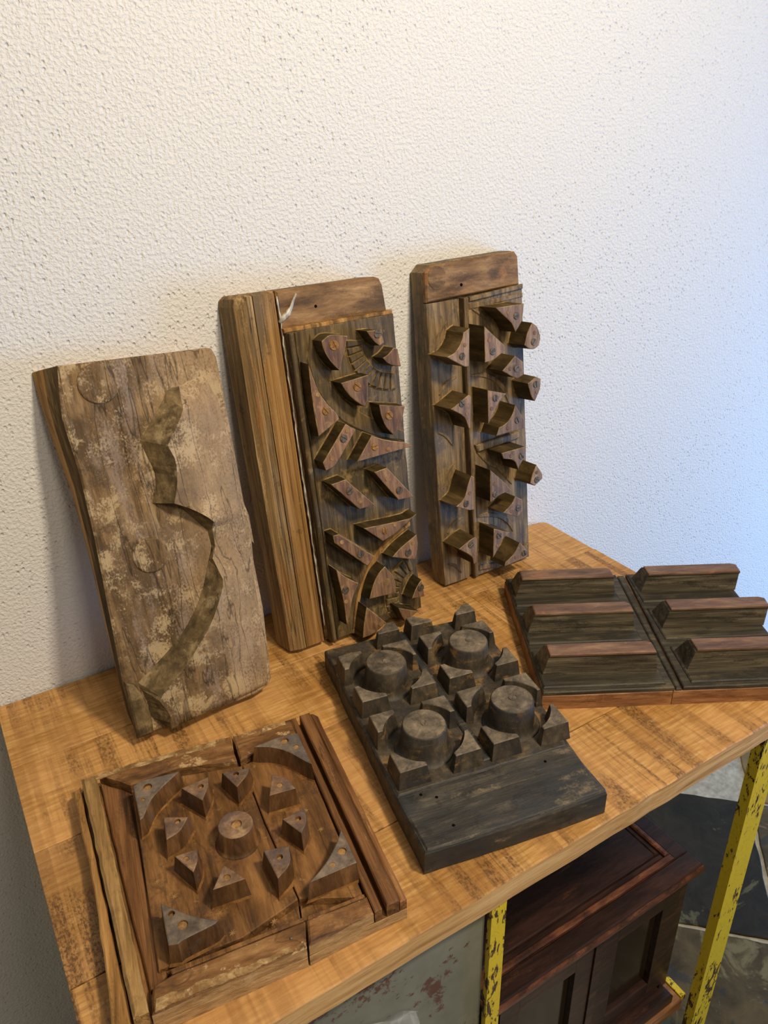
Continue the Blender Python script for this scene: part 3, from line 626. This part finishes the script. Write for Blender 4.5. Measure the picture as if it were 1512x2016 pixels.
# ------------------------------------------------------------------ panel with tall pegs and round posts
def build_panel3():
    P = thing('carved_panel', 'narrow brown panel crowded with tall protruding pegs, leaning rightmost against the wall', 'carved panel',
              lean_frame(0.6981, -0.0984, 0.0043+0.001, 6.88))
    r = random.Random(9)
    ol = [(0, 0), (182, 0), (181, 100), (179, 300), (176, 478), (175, 520), (168, 529), (60, 526), (8, 524), (-3, 514), (-4, 300), (-3, 80)]
    olr = rough(ol, 45, 0.6, r); bm = bmesh.new(); loft(bm, [(offset(olr, 0.5), -36), (olr, -8.5), (offset(olr, -0.8), -7.5)])
    finish('back_board', bm, ['panel3'], P)
    prism('top_border', rough([(-3, 471), (176, 477), (174.5, 520), (168, 528), (60, 525), (8, 523), (-2, 514)], 30, 0.6, r), -8, 1, 'brown_board', P, 0, 2.2)
    prism('carved_ground', rough([(0, 1), (52, 1), (53, 250), (54, 470), (-3, 469.5), (-3, 80)], 26, 0.6, r), -8, 0, 'panel3', P, 0, 1.0)
    prism('carved_ground', rough([(60, 1), (182.5, 1), (181.5, 100), (180, 300), (179, 474), (62, 470)], 26, 0.6, r), -8, 4, 'panel3', P, 0, 1.2)
    prism('centre_strip', rough([(59.5, 1), (66, 1), (67.5, 230), (71, 470), (62, 470), (60.5, 230)], 40, 0.4, r), 1, 6.5, 'panel3', P, 0.3, 1.0)
    prism('crosspiece', rough([(72, 464), (178, 471), (178, 478), (72, 471)], 30, 0.4, r), 2, 7.5, 'panel3', P, 0.3, 1.2)
    prism('crosspiece', rough([(72, 452), (179, 458), (179, 464), (72, 461)], 30, 0.3, r), 2, 5.6, 'panel3', P, 0.3, 1.0)
    prism('crosspiece', rough([(70, 236), (162, 241), (162, 229), (74, 224)], 30, 0.5, r), 2, 10, 'panel3', P, 0.5, 1.6)
    prism('crosspiece', rough([(68, 12), (125, 2), (180, 22), (180, 30), (120, 12), (69, 20)], 30, 0.4, r), 2, 8, 'panel3', P, 0.3, 1.2)
    for pts, g, w in (([(32, 440), (18, 425), (9, 405), (6, 395)], 0, 4), ([(78, 452), (96, 440), (114, 420), (120, 400), (116, 380)], 4, 5), ([(70, 350), (98, 346), (124, 330), (141, 306), (146, 290)], 4, 7),
                      ([(74, 224), (96, 200), (118, 184), (146, 150)], 4, 5), ([(70, 110), (90, 108), (118, 98), (138, 80), (146, 62)], 4, 7), ([(10, 330), (24, 345), (44, 352)], 0, 5),
                      ([(4, 270), (18, 262), (30, 244)], 0, 5), ([(34, 216), (18, 200), (8, 176)], 0, 4), ([(10, 96), (24, 110), (42, 116)], 0, 5), ([(8, 40), (22, 32), (34, 16)], 0, 5), ([(86, 446), (100, 436), (112, 424)], 4, 3)):
        prism('arc_ridge', ribbon(pts, w), g-1, g+2.0, ['dust', 'panel3'], P, 1.0, 0.7)
    H = 45
    pegs = [([(41, 431), (37, 375), (29, 376), (-2, 395), (13, 400), (25, 413), (30, 426)], 0), ([(69, 430), (86, 414), (105, 396), (107, 388), (83, 377), (68, 376)], 4),
     ([(92, 454), (147, 453), (142, 429), (129, 413), (122, 427), (103, 444)], 4), ([(163, 422), (173, 414), (179, 397), (176, 385), (166, 381), (156, 383), (147, 390), (153, 408)], 4),
     ([(127, 376), (143, 364), (142, 344), (129, 341), (101, 357)], 4), ([(152, 328), (169, 336), (179, 331), (177, 315), (166, 297), (160, 304), (155, 318)], 4),
     ([(34, 332), (38, 327), (34, 280), (32, 279), (24, 299), (0, 316), (18, 324)], 0), ([(71, 332), (107, 320), (94, 311), (83, 297), (70, 279)], 4),
     ([(125, 298), (142, 270), (143, 257), (85, 256), (91, 268), (107, 273), (119, 285)], 4), ([(94, 225), (143, 225), (143, 211), (130, 194), (128, 189), (120, 206), (98, 215)], 4),
     ([(167, 188), (179, 170), (180, 161), (163, 152), (153, 159), (158, 173)], 4), ([(32, 202), (37, 198), (34, 144), (23, 146), (0, 158), (16, 168), (25, 189)], 0),
     ([(70, 202), (94, 178), (112, 157), (87, 155), (71, 148), (68, 149)], 4), ([(120, 144), (134, 135), (134, 114), (123, 106), (94, 122), (112, 133)], 4),
     ([(34, 96), (37, 90), (34, 50), (29, 49), (26, 62), (1, 84), (19, 92)], 0), ([(73, 99), (106, 83), (90, 75), (82, 63), (69, 48)], 4), ([(127, 58), (141, 41), (144, 27), (93, 24), (95, 31), (115, 42)], 4)]
    built = []
    for pl, g in pegs:
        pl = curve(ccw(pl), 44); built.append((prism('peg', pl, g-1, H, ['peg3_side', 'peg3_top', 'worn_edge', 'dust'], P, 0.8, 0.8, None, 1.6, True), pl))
    big = [(25, 392), (131, 437), (83, 390), (165, 392), (129, 356), (168, 324), (85, 317), (20, 321), (128, 273), (135, 211), (167, 162), (19, 158), (78, 159), (126, 122), (24, 85), (83, 84), (136, 36)]
    sml = [(31, 408), (115, 444), (77, 408), (167, 406), (116, 358), (170, 311), (77, 302), (29, 303), (108, 264), (113, 216), (167, 175), (27, 174), (77, 177), (111, 120), (31, 67), (79, 67), (117, 34)]
    screws_on(built, P, [(x, y, 5.6, 'steel', random.uniform(0, 3), True) for x, y in big]+[(x, y, 3.2, 'peg_top', 0, False) for x, y in sml], H)
    cone('nail_hole', 62, 490, [(2.6, -2), (2.6, 1.1), (1.2, 1.4)], 'hole', P, 10)
    # shallow round scar near the top left corner
    bm = bmesh.new(); loft(bm, [(disc_pts(18, 505, 17, 28), 0.0), (disc_pts(18, 505, 16.6, 28), 1.7), (disc_pts(18, 505, 15.2, 28), 1.9)]); finish('round_scar', bm, 'brown_board', P)
build_panel3()

# ------------------------------------------------------------------ blackened block with four truncated cones
def flat_frame(x, y, z, ux, uy): return frame((x, y, z+ZT), (ux, uy, 0), (0, 1, 0))
def build_black():
    P = thing('tile_mould', 'charcoal-black wooden block with four round posts and horn-shaped corners, lying flat', 'wooden mould',
              flat_frame(0.3480, -0.5490, 0.0, 0.2237, -0.0419))
    r = random.Random(4); Z = 34
    ol = rough([(1, 2), (110, -1), (226, 0), (229, 6), (228, 52), (232, 100), (241, 218), (246, 366), (240, 372), (120, 377), (7, 377), (4, 200), (1, 70)], 26, 0.9, r)
    bm = bmesh.new(); loft(bm, [(offset(ol, -1), 0), (ol, 2), (ol, Z-4), (offset(ol, -2.0), Z-0.8), (offset(ol, -4.5), Z)]); finish('block', bm, 'black_wood', P)
    prism('raised_field', rough([(5, 84), (222, 80), (228, 100), (238, 218), (242, 366), (124, 373), (9, 373), (6, 200)], 24, 0.6, r), Z-1, Z+2.0, ['black_wood', 'black_dust'], P, 2.0, 0.8)
    prism('front_step', rough([(5, 4), (110, 2), (224, 3), (224, 48), (110, 50), (4, 49)], 24, 0.6, r), Z-1, Z+1.6, 'black_wood', P, 1.0, 1.2)
    Z = Z+2
    cells = [(61, 142), (180, 142), (62, 271), (184, 271)]
    for (cx, cy) in cells:
        cone('round_post', cx, cy-2, [(39, Z-1), (35, Z+0.8), (31.5, Z+4), (29.5, Z+12), (27, Z+36.5), (26.2, Z+38), (25.4, Z+38.3)], ['black_dust', 'black_top'], P, 40, None, [0, 0, 0, 0, 0, 0, 1])
        screw(P.children[-1], cx+1, cy-1, Z+38.2, 5.0, 'black_top', r.uniform(0, 3), True)
    h = 51; R = 52; top = 25
    def horn(cx, cy, sx, sy, lu=34, lv=34):
        def P2(d, R_, l1, l2):
            # corner outline grown by d: corner, along v, arc round the post, along u
            C0 = (h+d, h+d); a = l1; b = l2
            p1 = (h+d, h-b-d*0.4); p2 = (h-a-d*0.4, h+d)
            a1 = math.atan2(max(8, math.sqrt(max(0, R_*R_-(h)**2)))+0, h); n = 8
            e1 = (math.sqrt(max(1, R_*R_-p1[1]**2)), p1[1]); e2 = (p2[0], math.sqrt(max(1, R_*R_-p2[0]**2)))
            t1 = math.atan2(e1[1], e1[0]); t2 = math.atan2(e2[1], e2[0])
            arc = [(R_*math.cos(t1+(t2-t1)*k/n), R_*math.sin(t1+(t2-t1)*k/n)) for k in range(n+1)]
            return [C0]+[p2]+list(reversed(arc))+[p1]
        b = P2(3.0, R-7.0, lu+3, lv+3); t = P2(0, R-3, lu, lv); t2 = P2(-0.9, R-2.6, lu-1, lv-1)
        tf = lambda q: [(cx+sx*x, cy+sy*y) for x, y in q]
        rings = [(tf(b), Z-1), (tf(t), Z+top-1), (tf(t2), Z+top)]
        if sx*sy < 0: rings = [(list(reversed(p)), hh) for p, hh in rings]
        bm = bmesh.new(); loft(bm, rings, [0, 1, 1]); finish('horn_corner', bm, ['black_dust', 'black_top'], P)
    for (cx, cy) in cells:
        for sx in (-1, 1):
            for sy in (-1, 1): horn(cx, cy, sx, sy, 34+r.uniform(-3, 3), 34+r.uniform(-3, 3))
    # the cut-off third row keeps only three of its front corners
    horn(62, 400, 1, -1, 32, 22); horn(184, 400, -1, -1, 32, 22); horn(184, 400, 1, -1, 30, 22)
    box('dividing_ridge', 116.5, 127, 92, 372, Z-1, Z+3.0, 'black_wood', P, 1.6, 0.4)
    for (x, y) in ((44, 66), (29, 76), (186, 67), (44, 22)):
        cone('nail_hole', x, y, [(1.9, 28), (1.9, 34.3 if y > 50 else 35.9), (0.9, 34.6 if y > 50 else 36.2)], 'hole', P, 8)
build_black()

# ------------------------------------------------------------------ long block with six bars
def build_long():
    P = thing('tile_mould', 'dark wooden block with six red-brown-topped bars in two columns, lying rightmost', 'wooden mould',
              flat_frame(0.6287, -0.4183, 0.0, 0.265, -0.151))
    r = random.Random(8)
    ol = rough([(0, 0), (177, 0), (360, 0), (360, 292), (178, 292), (0, 292)], 40, 0.5, r)
    bm = bmesh.new(); loft(bm, [(offset(ol, -0.5), 0), (ol, 1), (ol, 22.5), (offset(ol, -0.8), 23)]); bm.free()
    for a, b in ((0, 177), (177.6, 360)):
        prism('base_board', rough([(a, 0), (b, 0), (b, 292), (a, 292)], 40, 0.4, r), 0, 23, 'long_side', P, 0, 0.8)
    prism('ground', rough([(1, 1), (179, 1), (186, 291), (1, 291)], 40, 0.3, r), 22.5, 29, 'long_dark', P, 0, 1.4)
    prism('ground', rough([(191, 1), (359, 1), (359, 291), (203, 291)], 40, 0.3, r), 22.5, 29, 'long_dark', P, 0, 1.4)
    prism('centre_fillet', [(181, 1), (189, 1), (200, 291), (189, 291)], 22.5, 26.5, 'long_dark', P, 0, 1.6)
    for i, v0 in enumerate((30, 128, 226)):
        for c, (u0, u1) in enumerate(((6, 165), (207, 360))):
            x1 = u1-1 if c == 0 else 359
            prism('ledge', [(u0-3, v0-22), (min(u1+4, 358.5), v0-22), (min(u1+4, 358.5), v0+min(58, 288-v0)), (u0-3, v0+min(58, 288-v0))], 28, 32, 'long_dark', P, 0.5, 1.6)
            b = [(u0, v0+3), (u1, v0+2), (u1, v0+47), (u0, v0+49)]
            t = [(u0+9, v0+1), (u1-7 if c == 0 else u1, v0), (u1-7 if c == 0 else u1+2, v0+20), (u1-12 if c == 0 else u1-5, v0+24), (u0+9, v0+25)]
            b = [(u0, v0+3), (u1, v0+2), (u1, v0+30), (u1-1, v0+47), (u0, v0+49)]
            md = [(x*0.25+X*0.75, y*0.25+Y*0.75) for (x, y), (X, Y) in zip(b, t)]
            bm = bmesh.new(); loft(bm, [(b, 31), (md, 62), (offset(t, 0.9), 65), (offset(t, 0.7), 67.3), (offset(t, -0.8), 68)], [0, 0, 1, 1, 1]); finish('bar', bm, ['bar_side', 'long_top'], P)
build_long()

# ------------------------------------------------------------------ square block with a petal rosette
def build_square():
    P = thing('tile_mould', 'warm brown square wooden block with eight wedges around one post, front left', 'wooden mould',
              flat_frame(0.307, -0.5781, 0.0, 0.985, -0.171))
    r = random.Random(6); Z = 30
    # two halves of the slab with the long split between them
    crack = [(-106, -11), (-103, 20), (-99, 45), (-103, 100), (-107, 150), (-109, 200), (-112, 240), (-114, 296)]
    left = [(-252, -19), (-180, -15)]+[(x-0.9, y) for x, y in crack]+[(-200, 297), (-292, 296), (-296, 288), (-282, 144), (-266, 3)]
    right = [(0, 0), (1, 8), (0, 150), (-1, 292), (-6, 299), (-60, 297)]+[(x+0.9, y) for x, y in reversed(crack)]+[(-50, -4)]
    for nm, p in (('slab', left), ('slab', right)):
        bm = bmesh.new(); p = ccw(p); loft(bm, [(p, 0), (p, Z-17), (offset(p, -0.3), Z-16)], [1, 1, 0]); finish(nm, bm, ['square', 'end_grain'], P)
    def pc(nm, pl, z0, z1, mats, dr=0.0, bv=1.2, jit=0.6, step=20): return prism(nm, rough(ccw(pl), step, jit, r), z0, z1, mats, P, dr, bv)
    # carved ground, split by the same crack
    pc('carved_ground', [(-239, 24), (-160, 26)]+[(x-0.8, y) for x, y in crack[2:6]]+[(-112.5, 246), (-180, 258), (-239, 256)], Z-17, Z-6, 'square', 0.5, 0.8, 0.3, 40)
    pc('carved_ground', [(-38, 22)]+[(-36, 262), (-110.5, 246)]+[(x+0.8, y) for x, y in reversed(crack[2:6])], Z-17, Z-6, 'square', 0.5, 0.8, 0.3, 40)
    pc('back_border', [(-240, 262), (-184, 268), (-116, 252), (-115, 296), (-200, 297), (-274, 295)], Z-17, Z, 'square_border', 0, 2.0, 0.9, 14)
    pc('back_border', [(-112, 251), (-36, 267), (-36, 297), (-113, 296)], Z-17, Z, 'square_border', 0, 2.0, 0.9, 14)
    pc('front_border', [(-250, -18), (-180, -15), (-107, -10.5), (-100.5, 16), (-228, 12), (-246, 8)], Z-17, Z-1, ['end_grain', 'square_border'], 0, 2.4, 0.7, 12)
    pc('front_border', [(-104.5, -10), (-50, -4), (-36, -2), (-36, 18), (-98.5, 16)], Z-17, Z-1, ['end_grain', 'square_border'], 0, 2.0, 0.7, 12)
    pc('chipped_edge', [(-247, -17), (-180, -14), (-120, -10.5), (-122, -5), (-180, -6), (-245, -6)], Z-2, Z+0.2, 'chip', 0, 0.8, 1.6, 7)
    pc('chipped_edge', [(-280, 286), (-240, 287), (-180, 287), (-122, 285), (-122, 294), (-200, 295), (-282, 293)], Z-1, Z+0.9, 'chip', 0, 0.8, 1.6, 7)
    pc('chipped_edge', [(-106, 286), (-60, 287), (-44, 288), (-44, 295), (-106, 294)], Z-1, Z+0.9, 'chip', 0, 0.8, 1.4, 7)
    pc('border_bead', [(-228, 13.5), (-101.5, 18), (-100.5, 22.5), (-230, 19)], Z-17, Z-3.5, 'square', 0, 1.0, 0.4)
    pc('border_bead', [(-97.5, 17.5), (-37, 19.5), (-37, 23.5), (-97, 22)], Z-17, Z-3.5, 'square', 0, 1.0, 0.4)
    # left: pale ridge plank, trough, splintered outer edge
    pc('ridge_plank', [(-293, 292), (-277, 292), (-264, 137), (-252, -16), (-265, -17), (-279, 140)], Z-17, Z+3, 'square_ridge', 0.5, 3.0, 0.7, 14)
    pc('trough_plank', [(-274, 290), (-243, 262), (-241, 150), (-232, 20), (-249, 10), (-261, 137)], Z-17, Z-11, 'square_rail', 0, 1.4, 0.5)
    pc('edge_splinter', [(-303, 282), (-296, 288), (-283, 150), (-268, 0), (-268, -18), (-284, -14), (-288, 120)], 2, Z-6, 'edge_tan', 0, 1.5, 1.0, 18)
    # right: rails with two grooves
    pc('rail', [(-35, -2), (-27, -1), (-29, 297), (-36, 297)], Z-17, Z-0.5, 'square_rail', 0, 1.2, 0.3)
    pc('rail', [(-22, -1), (-8.5, -0.5), (-10, 297.5), (-24, 297)], Z-17, Z+1.5, 'square_rail', 0, 1.6, 0.3)
    pc('rail', [(-7.5, 0), (0, 0.5), (-1, 290), (-6, 298), (-9, 298)], Z-17, Z-2, 'square_rail', 0, 1.6, 0.4)
    G = Z-6; T = Z+20
    # sunk ring around the rosette
    bm = bmesh.new(); loft(bm, [(disc_pts(-139, 137, 101, 60), G-0.6), (disc_pts(-139, 137, 99, 60), G+0.9), (disc_pts(-139, 137, 96.5, 60), G+0.2)], None, True, False)
    cone('round_post', -140, 138, [(26, G-1), (23, G+1), (21.5, G+4), (18.5, T-0.8), (17.8, T)], ['square_side', 'square_top', 'plug'], P, 32, [(-139, 138, 6.0, 3.0)], [0, 0, 0, 1, 1])
    bm.free()
    mats = ['square_side', 'square_top', 'plug', 'square_dust']
    wedges = [[(-138, 217), (-108, 213), (-113, 203), (-127, 190)], [(-185, 212), (-155, 217), (-158, 203), (-167, 186)], [(-210, 178), (-186, 168), (-197, 153), (-211, 147)], [(-86, 192), (-73, 180), (-67, 162), (-96, 163)],
              [(-91, 125), (-66, 130), (-69, 113), (-78, 100)], [(-120, 93), (-95, 89), (-100, 68), (-115, 56)], [(-162, 92), (-146, 68), (-177, 68)], [(-206, 122), (-184, 122), (-186, 108), (-192, 96)]]
    hl = [(-124, 209, 3.4, 4), (-165, 206, 3.4, 4), (-197, 166, 3.4, 3), (-82, 173, 3.6, 1), (-76, 119, 3.4, 4), (-107, 79, 3.4, 4), (-162, 76, 3.6, 1.2), (-196, 114, 3.2, 1)]
    for pl, q in zip(wedges, hl): prism('wedge', curve(ccw(pl), 50), G-1, T, mats, P, 2.6, 0.7, [q], 2.0)
    corners = [([(-236, 237), (-226, 241), (-185, 239), (-203, 225), (-219, 210), (-231, 187), (-234, 185)], [(-221, 229, 5, 3), (-228.5, 212, 2.6, 1)]),
               ([(-94, 244), (-65, 248), (-40, 246), (-39, 191), (-45, 199), (-59, 221), (-76, 236)], [(-58, 239, 5, 3), (-48, 224, 3.4, 1)]),
               ([(-38, 87), (-37, 43), (-87, 39), (-67, 53), (-50, 70)], [(-46, 61, 4.6, 2), (-60, 49, 3.2, 0.6)]),
               ([(-227, 72), (-217, 62), (-201, 47), (-180, 33), (-183, 31), (-214, 26), (-218, 24), (-226, 26)], [(-219, 57, 3.2, 4), (-211, 41, 5, 2)])]
    for pl, q in corners: prism('corner_block', curve(ccw(pl), 34), G-1, T, ['square_side', 'corner_top', 'plug', 'square_dust'], P, 2.4, 0.8, q, 1.6)
    # chiselled stars and a drawn nail head
    for (x, y) in ((-60, 150), (-52, 118), (-168, 34), (-128, 30), (-214, 96), (-228, 120), (-222, 140), (-176, 60), (-150, 190)):
        a = r.uniform(0, 1); pts = [(x+(4.2 if k % 2 else 1.5)*math.cos(a+k*math.pi/7), y+(4.2 if k % 2 else 1.5)*math.sin(a+k*math.pi/7)) for k in range(14)]
        prism('star_scar', pts, G-0.5, G+0.5, 'plug', P, 0, 0.3)
    cone('nail_head', -118, 3, [(1.6, Z-2), (1.6, Z-0.2), (0.8, Z+0.4)], 'steel', P, 10)
build_square()

# ------------------------------------------------------------------ below the table: grey metal cabinet, dark cabinet, plastic sleeve
def build_metal_cabinet():
    P = thing('metal_cabinet', 'grey painted metal cabinet with rust patches under the left of the table', 'cabinet', None, (0, 0, 0))
    Z = ZT
    mm_box('carcass', 0.036, 0.400, -0.575, -0.05, 0.02, Z-0.036, 'grey_metal', P, 2)
    mm_box('drawer_front', 0.037, 0.4005, -0.5885, -0.576, Z-0.40, Z-0.038, 'grey_metal', P, 1.5)
    mm_box('drawer_front', 0.037, 0.4005, -0.5885, -0.576, 0.03, Z-0.404, 'grey_metal', P, 1.5)
build_metal_cabinet()
def build_sleeve():
    P = thing('label_sleeve', 'curling clear plastic sleeve stuck on the grey metal cabinet front', 'plastic sleeve', None, (0.19, -0.589, ZT-0.16))
    bm = bmesh.new(); nx, nz = 14, 6; g = []
    for i in range(nx+1):
        row = []
        for k in range(nz+1):
            q = i/nx; x = 0.114*q+0.004*(1-k/nz)*q; z = 0.064-0.022*q*q-0.062*(1-k/nz)*(0.75+0.25*q)+0.0015*math.sin(i*0.7)*(k/nz)
            y = -0.003-0.010*(i/nx)**2*(0.4+0.6*math.sin(k*1.2)**2)-0.004*math.sin(i*0.6+k*0.9)**2
            row.append(bm.verts.new((x, y, z)))
        g.append(row)
    for i in range(nx):
        for k in range(nz): bm.faces.new((g[i][k], g[i+1][k], g[i+1][k+1], g[i][k+1]))
    bmesh.ops.solidify(bm, geom=bm.faces[:], thickness=0.0004)
    o = finish('sheet', bm, 'plastic', P, True)
    bm = bmesh.new(); loft(bm, [([(70, 0), (104, 4), (105, 12), (84, 9), (70, 7)], -2), ([(70, 0), (104, 4), (105, 12), (84, 9), (70, 7)], -1.2)])
    for v in bm.verts: v.co = Vector((v.co.x+0.012, v.co.z-0.009, v.co.y-0.010))
    finish('maroon_strip', bm, 'maroon', P)
build_sleeve()
def build_wood_cabinet():
    P = thing('wooden_cabinet', 'dark varnished wooden cabinet with moulded top and glazed doors on the lower shelf', 'cabinet', None, (0, 0, ZT))
    zb = -0.622
    mm_box('plinth', 0.440, 0.836, -0.573, -0.215, zb, zb+0.024, 'mahogany', P, 3)
    # body shell
    mm_box('side_panel', 0.450, 0.466, -0.553, -0.22, zb+0.0245, -0.337, 'mahogany', P, 1)
    mm_box('side_panel', 0.823, 0.839, -0.553, -0.22, zb+0.0245, -0.337, 'mahogany', P, 1)
    mm_box('back_panel', 0.4665, 0.8225, -0.234, -0.222, zb+0.0245, -0.337, 'mahogany', P, 1)
    mm_box('inner_floor', 0.4665, 0.8225, -0.53, -0.235, zb+0.0245, zb+0.034, 'mahogany_worn', P, 1)
    mm_box('centre_stile', 0.641, 0.656, -0.556, -0.53, zb+0.035, -0.338, 'mahogany', P, 3)
    # moulded top: cornice, slab, raised bead and inset field
    def rect(x0, x1, y0, y1): return [(x0*1000, y0*1000), (x1*1000, y0*1000), (x1*1000, y1*1000), (x0*1000, y1*1000)]
    bm = bmesh.new()
    loft(bm, [(rect(0.447, 0.842, -0.556, -0.217), -337), (rect(0.446, 0.844, -0.558, -0.216), -326), (rect(0.440, 0.850, -0.565, -0.212), -318), (rect(0.438, 0.8525, -0.567, -0.21), -313),
              (rect(0.438, 0.8525, -0.567, -0.21), -306), (rect(0.440, 0.850, -0.565, -0.212), -302)])
    finish('cornice', bm, 'mahogany_worn', P)
    def ring(nm, a, b, z0, z1, mat):
        x0, x1, y0, y1 = 0.440, 0.850, -0.565, -0.212
        for (p, q) in (((x0+a, x1-a), (y0+a, y0+b)), ((x1-b, x1-a), (y0+b+0.0003, y1-a))):
            mm_box(nm, p[0], p[1], q[0], q[1], z0, z1, mat, P, 2.2)
    ring('top_border', 0.001, 0.030, -0.3025, -0.2985, 'mahogany')
    ring('top_bead', 0.0305, 0.040, -0.3025, -0.2945, 'mahogany_worn')
    ring('top_groove_rail', 0.0405, 0.050, -0.3025, -0.2985, 'mahogany')
    mm_box('top_field', 0.440, 0.7995, -0.5145, -0.212, -0.3025, -0.2965, 'mahogany', P, 2)
    for (x0, x1) in ((0.4675, 0.640), (0.657, 0.8220)):
        D = bpy.data.objects.new('door', None); COL.objects.link(D); D.parent = P
        z0, z1 = zb+0.036, -0.339; w = 0.034
        for a, b, c, d in ((x0, x0+w, z0, z1), (x1-w, x1, z0, z1)): mm_box('door_stile', a, b, -0.5535, -0.5355, c, d, 'mahogany', D, 2)
        for c, d in ((z0, z0+w), (z1-w, z1)): mm_box('door_rail', x0+w+0.0003, x1-w-0.0003, -0.5535, -0.5355, c, d, 'mahogany', D, 2)
        mm_box('glass_pane', x0+w+0.0006, x1-w-0.0006, -0.5440, -0.5415, z0+w+0.0006, z1-w-0.0006, 'cab_glass', D, 0.3)
build_wood_cabinet()
